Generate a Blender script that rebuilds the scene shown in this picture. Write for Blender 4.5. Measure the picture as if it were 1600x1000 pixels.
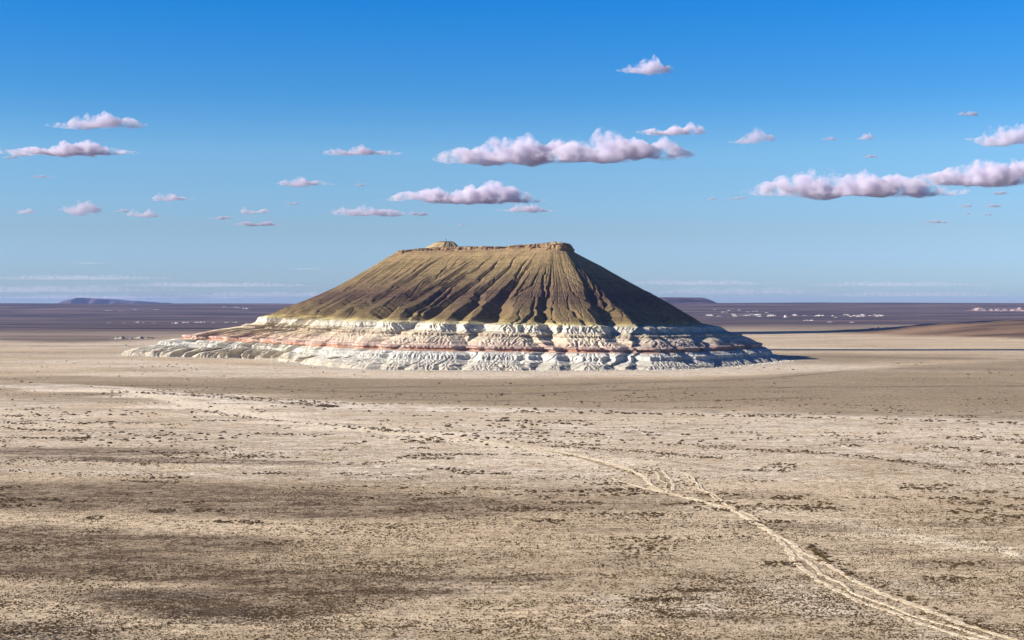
import bpy, math, random
import numpy as np
from mathutils import Vector
R = math.radians
random.seed(7)
rng = np.random.default_rng(11)
for o in list(bpy.data.objects):
    bpy.data.objects.remove(o)
sc = bpy.context.scene
col = sc.collection

# ------------------------------------------------------------------ camera, sky, sun, exposure
F = 2222.2          # focal length in photo pixels (50 mm on 36 mm, 1600 px wide)
HOR = 478.0         # photo row of the true horizon
H = 86.0            # eye height above the plain
cam_d = bpy.data.cameras.new('camera')
cam_d.lens = 50.0
cam_d.sensor_width = 36.0
cam_d.clip_start = 1.0
cam_d.clip_end = 200000.0
cam = bpy.data.objects.new('camera', cam_d)
cam.location = (0, 0, H)
cam.rotation_euler = (R(90) - math.atan((500 - HOR) / F), 0, 0)
col.objects.link(cam)
sc.camera = cam

SUN_EL, SUN_AZ = R(23.5), R(-103.0)      # azimuth measured from +Y towards +X
S = Vector((math.sin(SUN_AZ) * math.cos(SUN_EL), math.cos(SUN_AZ) * math.cos(SUN_EL), math.sin(SUN_EL)))
sun_d = bpy.data.lights.new('sun', 'SUN')
sun_d.energy = 5.0
sun_d.angle = R(0.5)
sun_d.color = (1.0, 0.93, 0.82)
sun = bpy.data.objects.new('sun', sun_d)
sun.rotation_euler = S.to_track_quat('Z', 'Y').to_euler()
col.objects.link(sun)

world = bpy.data.worlds.new("World")
sc.world = world
world.use_nodes = True
wn, wl = world.node_tree.nodes, world.node_tree.links
wn.clear()
wo = wn.new('ShaderNodeOutputWorld')
wb = wn.new('ShaderNodeBackground')
sky = wn.new('ShaderNodeTexSky')
sky.sky_type = 'NISHITA'
sky.sun_disc = False
sky.sun_elevation = SUN_EL
sky.sun_rotation = SUN_AZ
sky.air_density = 1.0
sky.dust_density = 0.2
sky.ozone_density = 2.5
hs = wn.new('ShaderNodeHueSaturation')
hs.inputs['Saturation'].default_value = 1.25
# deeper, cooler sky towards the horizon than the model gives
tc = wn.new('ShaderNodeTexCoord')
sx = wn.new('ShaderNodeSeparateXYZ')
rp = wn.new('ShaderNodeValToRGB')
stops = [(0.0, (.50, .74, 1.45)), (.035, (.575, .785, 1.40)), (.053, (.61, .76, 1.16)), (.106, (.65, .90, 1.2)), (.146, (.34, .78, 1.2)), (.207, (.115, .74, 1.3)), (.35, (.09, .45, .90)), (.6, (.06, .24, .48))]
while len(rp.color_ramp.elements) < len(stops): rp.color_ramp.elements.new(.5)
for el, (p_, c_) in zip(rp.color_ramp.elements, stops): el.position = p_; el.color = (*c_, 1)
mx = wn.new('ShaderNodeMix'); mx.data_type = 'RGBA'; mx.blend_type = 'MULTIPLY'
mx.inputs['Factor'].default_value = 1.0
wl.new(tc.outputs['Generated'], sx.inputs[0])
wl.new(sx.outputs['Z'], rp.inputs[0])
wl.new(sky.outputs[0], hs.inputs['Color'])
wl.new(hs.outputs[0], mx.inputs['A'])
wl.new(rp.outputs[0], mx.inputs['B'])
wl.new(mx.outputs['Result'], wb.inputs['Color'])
wb.inputs['Strength'].default_value = 0.061
wl.new(wb.outputs[0], wo.inputs['Surface'])

sc.view_settings.view_transform = 'Standard'
sc.view_settings.look = 'None'
sc.view_settings.exposure = 1.0
sc.view_settings.gamma = 1.0
sc.cycles.max_bounces = 6
sc.cycles.diffuse_bounces = 2
sc.cycles.volume_bounces = 5
sc.cycles.transparent_max_bounces = 8

# ------------------------------------------------------------------ helpers
def xw(px, Y): return (px - 800.0) * Y / F
def gp(px, py):
    Y = H * F / (py - HOR)
    return xw(px, Y), Y
def lattice(seed, n=256):
    return np.random.default_rng(seed).random((n, n))
_lat = {}
def noise2(x, y, seed=0):
    if seed not in _lat: _lat[seed] = lattice(seed)
    L = _lat[seed]; n = L.shape[0]
    xi = np.floor(x).astype(np.int64); yi = np.floor(y).astype(np.int64)
    fx = x - xi; fy = y - yi
    fx = fx * fx * (3 - 2 * fx); fy = fy * fy * (3 - 2 * fy)
    x0 = xi % n; x1 = (xi + 1) % n; y0 = yi % n; y1 = (yi + 1) % n
    return (L[y0, x0] * (1 - fx) * (1 - fy) + L[y0, x1] * fx * (1 - fy) + L[y1, x0] * (1 - fx) * fy + L[y1, x1] * fx * fy) * 2 - 1
def fbm(x, y, seed=0, octv=4, gain=0.5):
    a, s, t = 1.0, 0.0, 0.0
    for k in range(octv):
        s = s + a * noise2(x * 2 ** k + 17.3 * k, y * 2 ** k + 9.1 * k, seed + k); t += a; a *= gain
    return s / t
def smooth(e0, e1, x):
    t = np.clip((x - e0) / (e1 - e0), 0, 1); return t * t * (3 - 2 * t)

def tag(o, label=None, cat=None, group=None, kind=None):
    if label: o['label'] = label
    if cat: o['category'] = cat
    if group: o['group'] = group
    if kind: o['kind'] = kind
    return o
def mesh_obj(name, V, Fq, mat, parent=None, smooth_sh=True):
    """V (n,3), Fq (m,k) with k = 3 or 4"""
    V = np.asarray(V, dtype=np.float32); Fq = np.asarray(Fq, dtype=np.int32)
    me = bpy.data.meshes.new(name)
    k = Fq.shape[1]
    me.vertices.add(len(V)); me.vertices.foreach_set('co', V.ravel())
    me.loops.add(Fq.size); me.loops.foreach_set('vertex_index', Fq.ravel())
    me.polygons.add(len(Fq)); me.polygons.foreach_set('loop_start', np.arange(0, Fq.size, k, dtype=np.int32))
    me.polygons.foreach_set('use_smooth', np.full(len(Fq), smooth_sh, dtype=bool))
    me.update(calc_edges=True)
    if mat: me.materials.append(mat)
    o = bpy.data.objects.new(name, me)
    col.objects.link(o)
    if parent: o.parent = parent
    return o
def add_attr(o, name, arr):
    a = o.data.attributes.new(name, 'FLOAT', 'POINT')
    a.data.foreach_set('value', np.asarray(arr, dtype=np.float32).ravel())
def grid_faces(nr, nc, closed=False):
    r = np.arange(nr - 1)[:, None]; c = np.arange(nc if closed else nc - 1)[None, :]
    c2 = (c + 1) % nc
    a = r * nc + c; b = r * nc + c2; d = (r + 1) * nc + c; e_ = (r + 1) * nc + c2
    return np.stack([a, b, e_, d], -1).reshape(-1, 4)

class NT:
    """small helper for writing node materials"""
    def __init__(s, name):
        s.m = bpy.data.materials.new(name); s.m.use_nodes = True
        s.n = s.m.node_tree.nodes; s.l = s.m.node_tree.links; s.n.clear()
        s.out = s.n.new('ShaderNodeOutputMaterial')
    def put(s, sock, v):
        if isinstance(v, bpy.types.NodeSocket): s.l.new(v, sock)
        elif isinstance(v, (tuple, list)) and len(v) == 3 and sock.type == 'RGBA': sock.default_value = (*v, 1)
        else: sock.default_value = v
    def bsdf(s, color, rough=0.95, normal=None):
        b = s.n.new('ShaderNodeBsdfPrincipled')
        s.put(b.inputs['Base Color'], color); b.inputs['Roughness'].default_value = rough
        b.inputs['Specular IOR Level'].default_value = 0.12
        if normal is not None: s.l.new(normal, b.inputs['Normal'])
        s.l.new(b.outputs[0], s.out.inputs['Surface']); return b
    def attr(s, name):
        a = s.n.new('ShaderNodeAttribute'); a.attribute_name = name; return a.outputs['Fac']
    def pos(s):
        return s.n.new('ShaderNodeNewGeometry').outputs['Position']
    def mapping(s, vec, scale):
        m = s.n.new('ShaderNodeMapping'); s.l.new(vec, m.inputs[0]); m.inputs['Scale'].default_value = scale; return m.outputs[0]
    def noise(s, vec, scale, detail=4, rough=0.55, color=False):
        t = s.n.new('ShaderNodeTexNoise'); s.l.new(vec, t.inputs['Vector'])
        t.inputs['Scale'].default_value = scale; t.inputs['Detail'].default_value = detail; t.inputs['Roughness'].default_value = rough
        return t.outputs['Color' if color else 'Fac']
    def voronoi(s, vec, scale, out='Distance'):
        t = s.n.new('ShaderNodeTexVoronoi'); s.l.new(vec, t.inputs['Vector']); t.inputs['Scale'].default_value = scale
        return t.outputs[out]
    def math(s, op, a, b=0.0, c=None, clamp=False):
        t = s.n.new('ShaderNodeMath'); t.operation = op; t.use_clamp = clamp
        s.put(t.inputs[0], a); s.put(t.inputs[1], b)
        if c is not None: s.put(t.inputs[2], c)
        return t.outputs[0]
    def rng(s, v, a, b, c=0.0, d=1.0):
        t = s.n.new('ShaderNodeMapRange'); s.put(t.inputs[0], v)
        for i, q in enumerate((a, b, c, d)): t.inputs[i + 1].default_value = q
        t.interpolation_type = 'SMOOTHSTEP'
        return t.outputs[0]
    def ramp(s, v, stops, interp='LINEAR'):
        t = s.n.new('ShaderNodeValToRGB'); s.l.new(v, t.inputs[0]); cr = t.color_ramp; cr.interpolation = interp
        while len(cr.elements) < len(stops): cr.elements.new(0.5)
        for el, (p, c) in zip(cr.elements, stops): el.position = p; el.color = (*c, 1)
        return t.outputs[0]
    def mix(s, f, a, b, mode='MIX'):
        t = s.n.new('ShaderNodeMix'); t.data_type = 'RGBA'; t.blend_type = mode
        s.put(t.inputs['Factor'], f); s.put(t.inputs['A'], a); s.put(t.inputs['B'], b)
        return t.outputs['Result']
    def bump(s, h, strength, dist):
        t = s.n.new('ShaderNodeBump'); s.l.new(h, t.inputs['Height'])
        t.inputs['Strength'].default_value = strength; t.inputs['Distance'].default_value = dist
        return t.outputs[0]

# ------------------------------------------------------------------ ground
def ground_z(x, y):
    """plain near, a low brown hill on the right, land rising to the far plateau"""
    px = 800 + x * F / np.maximum(y, 1.0)
    z = 0.25 * fbm(x / 160.0, y / 160.0, 31, 3) * smooth(250, 700, y)
    z = z + 1.2 * fbm(x / 900.0, y / 900.0, 35, 3) * smooth(2600, 4000, y)
    # brown hill, right
    hx, hy = (x - 1750.0) / 900.0, (y - 4250.0) / 800.0
    hill = np.exp(-(hx * hx * np.where(hx < 0, 1.6, .35) + hy * hy * 1.3))
    hill = hill * (1 + 0.22 * fbm(x / 260., y / 330., 61, 4))
    z = z + 44.0 * smooth(0.04, 1.0, hill) + 3.0 * smooth(.1, .6, hill) * fbm(x / 75., y / 75., 63, 4)
    # brown rise, far left
    hx, hy = (x + 2300.0) / 700.0, (y - 4700.0) / 700.0
    z = z + 12.0 * np.exp(-(hx * hx * np.where(hx > 0, 1.4, .3) + hy * hy)) * (1 + .3 * fbm(x / 240., y / 300., 67, 3))
    # the land climbs to the far plateau
    far = smooth(7200, 15500, y + 500 * fbm(x / 2300.0, y / 2300.0, 41, 3))
    top = 101.0 + 9.0 * smooth(-1500, 2500, x) + 11.0 * fbm(x / 2600., y / 9000., 47, 4)
    z = z + far * top * (1 - 0.0 * px)
    z = z + 24.0 * far * (1 - far) * fbm(x / 700., y / 900., 43, 5) * 2
    # step with chalk scarps
    z = z + 9.0 * smooth(0, 260, y - 11400 - 700 * fbm(x / 1300., x * 0 + 3.1, 53, 4))
    z = z - np.maximum(0, (y - 16000.0)) * 0.010
    return z

rowsY = np.concatenate([np.linspace(-900, 150, 22), np.geomspace(170, 900, 330)[0:], np.geomspace(903, 5200, 420), np.geomspace(5225, 19000, 340), np.geomspace(19300, 34000, 10)])
NC = 720
U = np.linspace(-1, 1, NC)
YY = np.repeat(rowsY[:, None], NC, 1)
XX = U[None, :] * (np.abs(YY) * 0.47 + 420.0)
ZZ = ground_z(XX, YY)
PX = 800 + XX * F / np.maximum(YY, 1.0)
PY = HOR + H * F / np.maximum(YY, 1.0)
wob = 16 * fbm(XX / 90., YY / 90., 71, 4)

def blob(cx, cy, rx, ry, soft=0.6, tilt=0.0):
    dx = (PX - cx + wob * (rx / 60.0)) / rx
    dy = (PY - cy - tilt * (PX - cx)) / ry + 0.35 * fbm(XX / 45. / (1 + YY / 900.), YY / 45. / (1 + YY / 500.), 77, 4)
    return 1 - smooth(1 - soft, 1 + soft * .5, np.sqrt(dx * dx + dy * dy))
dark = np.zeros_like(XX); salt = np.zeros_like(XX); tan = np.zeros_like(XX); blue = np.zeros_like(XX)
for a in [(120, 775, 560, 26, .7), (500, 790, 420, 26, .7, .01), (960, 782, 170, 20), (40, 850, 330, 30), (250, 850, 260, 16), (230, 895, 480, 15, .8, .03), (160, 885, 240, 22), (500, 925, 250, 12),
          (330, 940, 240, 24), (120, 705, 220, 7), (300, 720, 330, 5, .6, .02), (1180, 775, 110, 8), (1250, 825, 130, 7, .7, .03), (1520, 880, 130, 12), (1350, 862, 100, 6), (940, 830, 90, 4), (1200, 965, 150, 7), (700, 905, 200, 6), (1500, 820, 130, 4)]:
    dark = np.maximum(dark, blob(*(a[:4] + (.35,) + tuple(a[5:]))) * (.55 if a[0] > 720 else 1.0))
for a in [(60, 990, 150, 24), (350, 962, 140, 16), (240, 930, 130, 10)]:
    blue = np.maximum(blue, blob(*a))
# salt streak across the plain, and pale fans round the butte foot
def stroke(pts, w, soft=1.2):
    best = np.full(XX.shape, 9.0)
    for (x0, y0), (x1, y1) in zip(pts[:-1], pts[1:]):
        t = np.clip(((PX - x0) * (x1 - x0) + (PY - y0) * (y1 - y0) * 25) / ((x1 - x0) ** 2 + 25 * (y1 - y0) ** 2), 0, 1)
        d = np.hypot((PX - x0 - t * (x1 - x0)) / 40, (PY - y0 - t * (y1 - y0)))
        best = np.minimum(best, d)
    return 1 - smooth(w * .5, w * soft, best + 1.6 * fbm(XX / 60., YY / 60., 83, 4))
salt = np.maximum(salt, stroke([(110, 603), (200, 609), (300, 618), (400, 628), (500, 632), (620, 638), (800, 642)], 4.0))
salt = np.maximum(salt, .75 * stroke([(600, 640), (900, 640), (1200, 648), (1600, 660)], 3.5))
salt = np.maximum(salt, .6 * stroke([(700, 672), (950, 668), (1200, 690), (1400, 712), (1620, 732)], 7))
salt = np.maximum(salt, .5 * stroke([(0, 735), (250, 740), (480, 748), (700, 745)], 3))
salt = np.maximum(salt, .5 * stroke([(250, 585), (700, 588), (1100, 582), (1300, 578), (1440, 578)], 4.5))
salt = np.maximum(salt, .45 * stroke([(0, 575), (200, 573), (330, 578)], 3))
salt = np.maximum(salt, .35 * stroke([(150, 540), (420, 530)], 5))
salt = np.maximum(salt, .55 * blob(820, 715, 360, 26, .8))
salt = np.maximum(salt, .5 * blob(300, 680, 380, 20, .8))
salt = np.maximum(salt, .55 * stroke([(1180, 542), (1420, 546), (1620, 548)], 1.6))
salt = np.maximum(salt, .6 * stroke([(1320, 517), (1460, 516)], 1.2))
for a in [(900, 612, 1100, 22, .5, .012), (1500, 620, 420, 34, .5), (130, 600, 190, 8, .7), (150, 622, 200, 10), (1250, 560, 350, 9)]:
    tan = np.maximum(tan, blob(*a))
zone = smooth(622, 642, PY + .012 * (800 - PX)) * (1 - smooth(725, 760, PY - .02 * (PX - 400)))
salt = np.maximum(salt, zone * np.clip(.42 + .55 * fbm(XX / 70., YY / 120., 171, 5, .6), 0, .8))
salt = np.maximum(salt, .5 * smooth(885, 960, PY) * smooth(.0, .5, fbm(XX / 30., YY / 40., 173, 5, .6)) * smooth(250, 600, PX))
salt = np.maximum(salt, .6 * stroke([(200, 566), (480, 580), (700, 585), (1000, 584), (1240, 574)], 5))
lo_ = np.interp(PX, [0, 120, 300, 500, 900, 1250, 1600], [596, 600, 614, 627, 639, 645, 653]); hi_ = np.interp(PX, [0, 500, 1100, 1350, 1600], [590, 596, 590, 575, 562])
tan = np.maximum(tan, smooth(hi_ - 4, hi_ + 5, PY + wob * .2) * (1 - smooth(lo_ - 2.5, lo_ + 1, PY + wob * .05)) * np.clip(.9 + .4 * fbm(XX / 160., YY / 60., 177, 4), 0, 1))
salt = salt * (1 - .7 * smooth(hi_ - 4, hi_ + 5, PY) * (1 - smooth(lo_ - 3, lo_, PY)))
tan = np.clip(tan - salt, 0, 1)
lines_ = np.zeros_like(XX)
for pts, w in [([(0, 601), (300, 603), (520, 612), (800, 616), (1100, 606), (1600, 603)], .9), ([(500, 607), (900, 601), (1200, 592), (1320, 580)], .9), ([(950, 641), (1250, 646), (1620, 654)], 2.6), ([(1200, 556), (1600, 562)], 1.1),
               ([(0, 626), (90, 628)], 1.), ([(1440, 576), (1610, 578)], 2), ([(620, 625), (1000, 628), (1250, 622)], .8), ([(120, 604), (330, 616), (470, 634)], .8), ([(250, 640), (330, 652), (500, 660), (640, 670)], .7),
               ([(0, 540), (300, 541)], .8), ([(0, 551), (180, 551)], .9), ([(1150, 700), (1500, 730)], .7), ([(900, 700), (1150, 735)], .7)]:
    lines_ = np.maximum(lines_, stroke(pts, w, 1.8))
pale = np.zeros_like(XX)
for pts, w, a_ in [([(640, 679), (560, 669), (470, 660), (390, 647), (320, 636), (250, 620), (200, 611)], 2.8, 1.), ([(1165, 796), (1230, 800), (1300, 812), (1370, 828), (1420, 838)], 2.2, .55), ([(1420, 838), (1480, 848), (1540, 857), (1610, 872)], 2.2, .9), ([(1100, 772), (1200, 780), (1330, 799), (1450, 812), (1610, 826)], 2, .35),
                   ([(560, 672), (700, 686), (830, 702), (930, 722)], 2.6, .8), ([(1450, 1000), (1350, 945), (1260, 885), (1235, 860), (1160, 805), (1060, 772), (1030, 755)], 9, .35), ([(925, 717), (1005, 742), (1035, 765)], 6, .4), ([(1600, 1000), (1450, 945), (1300, 885), (1240, 855)], 8, .3)]:
    pale = np.maximum(pale, a_ * stroke(pts, w, 1.8))
purp = np.clip(smooth(3900, 6600, YY + 900 * fbm(XX / 1500., YY / 1500., 91, 3) + np.where(XX < -600, 900, 0) - np.where(XX > 1500, 200, 0)), 0, 1)
purp = np.maximum(purp, .8 * blob(100, 528, 170, 7, .5))
hillm = smooth(2.5, 9, ZZ) * (1 - smooth(5600, 7000, YY))
gV = np.stack([XX, YY, ZZ], -1).reshape(-1, 3)

g = NT('plain_soil')
P = g.pos()
n_big = g.noise(g.mapping(P, (.3, 1, 1)), 0.012, 6, .6)
n_mid = g.noise(g.mapping(P, (.45, 1, 1)), 0.09, 6, .65)
n_fine = g.noise(P, 0.75, 5, .7)
n_far = g.noise(g.mapping(P, (.22, 1, 1)), 0.0035, 8, .62)
wide = g.noise(g.mapping(P, (.8, 1, 1)), .30, 9, .88)
base = g.mix(g.rng(n_big, .35, .68), (0.295, 0.215, 0.126), (0.52, 0.403, 0.262))
base = g.mix(g.math('MULTIPLY', g.rng(n_mid, .45, .72), .55), base, (0.60, 0.48, 0.325))
base = g.mix(g.attr('tan'), base, g.mix(g.rng(n_mid, .3, .7), (0.13, 0.088, 0.037), (0.225, 0.155, 0.072)))
base = g.mix(g.math('MULTIPLY', g.attr('salt'), g.rng(g.math('ADD', n_mid, g.math('MULTIPLY', n_fine, .3)), .5, .75)), base, (0.78, 0.71, 0.62))
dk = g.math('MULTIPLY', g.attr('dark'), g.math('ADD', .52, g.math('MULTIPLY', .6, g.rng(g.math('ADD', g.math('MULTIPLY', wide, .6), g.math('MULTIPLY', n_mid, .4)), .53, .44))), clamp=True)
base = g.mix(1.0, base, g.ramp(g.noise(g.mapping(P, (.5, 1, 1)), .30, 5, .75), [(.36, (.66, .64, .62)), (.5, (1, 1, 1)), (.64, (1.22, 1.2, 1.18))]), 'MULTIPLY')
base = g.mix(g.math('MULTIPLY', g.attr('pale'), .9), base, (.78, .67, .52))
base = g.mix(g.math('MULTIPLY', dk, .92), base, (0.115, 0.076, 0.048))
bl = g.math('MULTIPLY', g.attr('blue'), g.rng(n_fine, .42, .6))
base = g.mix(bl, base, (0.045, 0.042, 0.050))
base = g.mix(g.math('MULTIPLY', g.math('MULTIPLY', g.attr('lines'), .7), g.rng(n_mid, .4, .62)), base, (0.085, 0.06, 0.035))
base = g.mix(g.attr('hill'), base, g.mix(g.rng(n_far, .4, .65), (0.075, 0.044, 0.027), (0.27, 0.175, 0.10)))
base = g.mix(g.attr('purple'), base, g.mix(g.rng(n_far, .38, .66), (0.036, 0.023, 0.020), (0.165, 0.110, 0.088)))
base = g.mix(g.math('MULTIPLY', g.attr('wash'), g.rng(wide, .40, .54)), base, (.50, .455, .385))
# scattered stones and low tussocks
vd = g.voronoi(g.mapping(P, (.8, 1, 1)), 0.7)
sp = g.math('MULTIPLY', g.rng(vd, .30, .14), g.rng(g.noise(P, .05, 4, .6), .46, .62))
near = g.math('SUBTRACT', 1.0, g.attr('purple'), clamp=True)
base = g.mix(g.math('MULTIPLY', g.math('MULTIPLY', sp, .75), near), base, (0.08, 0.06, 0.035))
vd2 = g.voronoi(g.mapping(P, (.7, 1, 1)), 0.16)
sp2 = g.math('MULTIPLY', g.rng(vd2, .24, .10), g.rng(g.noise(P, .02, 4, .6), .47, .6))
base = g.mix(g.math('MULTIPLY', g.math('MULTIPLY', sp2, .8), near), base, (0.09, 0.062, 0.035))
base = g.mix(near, base, g.mix(1.0, base, g.ramp(wide, [(.40, (.36, .31, .27)), (.485, (1.0, .98, .96)), (.59, (1.45, 1.43, 1.40))]), 'MULTIPLY'))
gr = g.math('ADD', g.math('MULTIPLY', n_fine, .9), g.noise(P, 2.2, 3, .7))
base = g.mix(1.0, base, g.ramp(g.noise(P, 1.6, 3, .75), [(.34, (.52, .50, .48)), (.5, (1, 1, 1)), (.66, (1.38, 1.36, 1.33))]), 'MULTIPLY')
g.bsdf(base, .97, g.bump(gr, .9, .5))
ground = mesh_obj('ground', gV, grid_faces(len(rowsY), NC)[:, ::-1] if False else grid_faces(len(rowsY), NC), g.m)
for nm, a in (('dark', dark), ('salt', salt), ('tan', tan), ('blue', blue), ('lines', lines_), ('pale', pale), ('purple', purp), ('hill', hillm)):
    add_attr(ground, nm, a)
tag(ground, 'dry pale brown steppe plain with salt streaks, rising to a far purple plateau', None, None, 'structure')

# ------------------------------------------------------------------ the butte
LN = [  # E (under the rim)   D (brown meets white)  C (red ledge)  A (foot)
 ((622, 2350), (425, 2330), (290, 2430), (190, 2480)),
 ((640, 2338), (462, 2240), (350, 2350), (290, 2380)),
 ((672, 2318), (515, 2140), (430, 2210), (400, 2295)),
 ((728, 2283), (560, 2085), (500, 2085), (465, 2120)),
 ((762, 2262), (592, 2055), (555, 2025), (520, 1985)),
 ((786, 2247), (622, 2040), (595, 1990), (570, 1935)),
 ((812, 2230), (670, 2028), (650, 1972), (630, 1911)),
 ((836, 2214), (722, 2018), (705, 1962), (695, 1903)),
 ((850, 2205), (768, 2012), (755, 1958), (750, 1895)),
 ((857, 2201), (812, 2006), (805, 1956), (803, 1890)),
 ((862, 2198), (850, 2005), (850, 1955), (852, 1888)),
 ((870, 2196), (888, 2006), (895, 1957), (902, 1890)),
 ((877, 2198), (928, 2014), (945, 1960), (958, 1898)),
 ((883, 2203), (972, 2035), (1000, 1968), (1022, 1912)),
 ((887, 2214), (1010, 2085), (1058, 2010), (1095, 1950)),
 ((889, 2240), (1048, 2185), (1114, 2105), (1156, 2040)),
 ((890, 2280), (1078, 2300), (1160, 2225), (1204, 2150)),
 ((889, 2320), (1094, 2410), (1186, 2350), (1224, 2250)),
 ((880, 2365), (1062, 2540), (1150, 2540), (1200, 2470)),
 ((855, 2370), (980, 2600), (1040, 2650), (1080, 2700)),
 ((800, 2420), (850, 2700), (860, 2780), (870, 2850)),
 ((730, 2440), (700, 2720), (690, 2800), (680, 2880)),
 ((670, 2430), (560, 2640), (510, 2720), (480, 2790)),
 ((635, 2400), (460, 2500), (350, 2600), (290, 2660))]
Mo = {0: (392, 2350), 1: (425, 2280), 2: (482, 2160), 15: (1085, 2140), 16: (1132, 2260), 17: (1154, 2360), 18: (1105, 2540)}
nl = len(LN)
ctrl = np.zeros((nl, 5, 2))
for i, ln in enumerate(LN):
    for j, q in zip((4, 3, 1, 0), ln): ctrl[i, j] = (xw(*q), q[1])
    ctrl[i, 2] = (ctrl[i, 1] + ctrl[i, 3]) / 2
    if i in Mo: ctrl[i, 2] = (xw(*Mo[i]), Mo[i][1])
def crom(t):
    i = np.floor(t).astype(int); f = (t - i)[:, None, None]
    p0, p1, p2, p3 = (ctrl[(i + k) % nl] for k in (-1, 0, 1, 2))
    return 0.5 * (2 * p1 + (p2 - p0) * f + (2 * p0 - 5 * p1 + 4 * p2 - p3) * f * f + (3 * p1 - p0 - 3 * p2 + p3) * f ** 3)
tt = np.linspace(0, nl, 9601)
cc = crom(tt[:-1] % nl); cc = np.concatenate([cc, cc[:1]])
seg = np.mean(np.hypot(*np.moveaxis(np.diff(cc[:, [0, 1, 3]], axis=0), -1, 0)), axis=1)
step = np.where((tt[:-1] > nl - 0.6) | (tt[:-1] < 17.6), .68, 7.0)
cum = np.concatenate([[0], np.cumsum(seg / step)])
NCb = int(cum[-1])
tcol = np.interp(np.arange(NCb) * cum[-1] / NCb, cum, tt)
K = crom(tcol % nl)                                   # (cols, 5, 2)
# profile rows: (segment, fraction, bed height)
prof = [(0, 0.0, -4.0, 1), (0, .06, 1.2, 6), (0, .22, 6.0, 14), (0, .45, 10.8, 16), (0, .56, 12.8, 8), (0, .60, 18.2, 12), (0, .68, 19.6, 6), (0, .80, 22.6, 9), (0, .90, 23.2, 7), (0, .97, 23.9, 3), (0, .985, 26.2, 4), (0, .945, 26.7, 3), (0, .95, 29.6, 5),
        (1, .10, 30.4, 5), (1, .50, 38.5, 16), (1, .84, 42.8, 10), (1, .90, 43.2, 2), (1, .93, 46.8, 6), (2, .14, 47.4, 5), (2, .38, 51.4, 8), (2, .52, 58.8, 12), (2, 1.0, 63.0, 14), (3, 1.0, 176.2, 215)]
rs, rf, rz = [], [], []
for k in range(1, len(prof)):
    s0, f0, z0, _ = prof[k - 1]; s1, f1, z1, n = prof[k]
    a, b = s0 + f0, s1 + f1
    for q in range(n):
        u = (q + (1 if k > 1 else 0)) / n if k > 1 else q / n
        rs.append(a + (b - a) * u); rz.append(z0 + (z1 - z0) * u)
rs = np.array(rs); rz = np.array(rz); NR = len(rs)
ker = np.array([1, 2, 1.]) / 4
rsS = np.convolve(np.pad(rs, 1, 'edge'), ker, 'valid'); rzS = np.convolve(np.pad(rz, 1, 'edge'), ker, 'valid')
si = np.clip(np.floor(rsS).astype(int), 0, 3); sf = rsS - si
XY = K[:, si, :] * (1 - sf)[None, :, None] + K[:, si + 1, :] * sf[None, :, None]
XY = np.moveaxis(XY, 0, 1)                            # (rows, cols, 2)  row 0 = foot
def tilt(z): return np.interp(z, [0, 28, 62, 120], [.010, .012, .022, 0.0])
Xb, Yb = XY[..., 0], XY[..., 1]
Zb = rzS[:, None] - tilt(rzS)[:, None] * Xb
# concave talus on the brown slope
tU = np.clip((rzS - 63) / 107, 0, 1)
Zb = Zb - (4.0 * np.sin(tU * np.pi))[:, None]
def bxf(a, n, axis):
    if n < 1: return a
    k = np.ones(2 * n + 1) / (2 * n + 1)
    if axis == 1:
        p = np.concatenate([a[:, -n:], a, a[:, :n]], 1)
        c = np.cumsum(np.concatenate([np.zeros((a.shape[0], 1)), p], 1), 1)
        return (c[:, 2 * n + 1:] - c[:, :-2 * n - 1]) / (2 * n + 1)
    p = np.concatenate([np.repeat(a[:1], n, 0), a, np.repeat(a[-1:], n, 0)], 0)
    c = np.cumsum(np.concatenate([np.zeros((1, a.shape[1])), p], 0), 0)
    return (c[2 * n + 1:] - c[:-2 * n - 1]) / (2 * n + 1)
def gradc(a): return (np.roll(a, -1, 1) - np.roll(a, 1, 1)) / 2
tx, ty, tz = gradc(Xb), gradc(Yb), gradc(Zb)
ux, uy, uz = np.gradient(Xb, axis=0), np.gradient(Yb, axis=0), np.gradient(Zb, axis=0)
ux, uy, uz = (bxf(q, 6, 0) for q in (ux, uy, uz))
nx, ny, nz = ty * uz - tz * uy, tz * ux - tx * uz, tx * uy - ty * ux
L = np.sqrt(nx * nx + ny * ny + nz * nz) + 1e-9
nx, ny, nz = (bxf(q / L, 8, 1) for q in (nx, ny, nz))
if np.mean(nz) < 0: nx, ny, nz = -nx, -ny, -nz
dx = np.hypot(np.roll(Xb, -1, 1) - Xb, np.roll(Yb, -1, 1) - Yb)
Sc = np.concatenate([np.zeros((NR, 1)), np.cumsum(dx, 1)[:, :-1]], 1)   # arc position along each row
Sd = Sc[np.argmin(abs(rzS - 40))]                                        # arc at mid height, same on all rows
down = np.concatenate([[0], np.cumsum(np.hypot(np.diff(rsS) * 55, np.diff(rzS)))])  # rough distance along the slope

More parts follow.
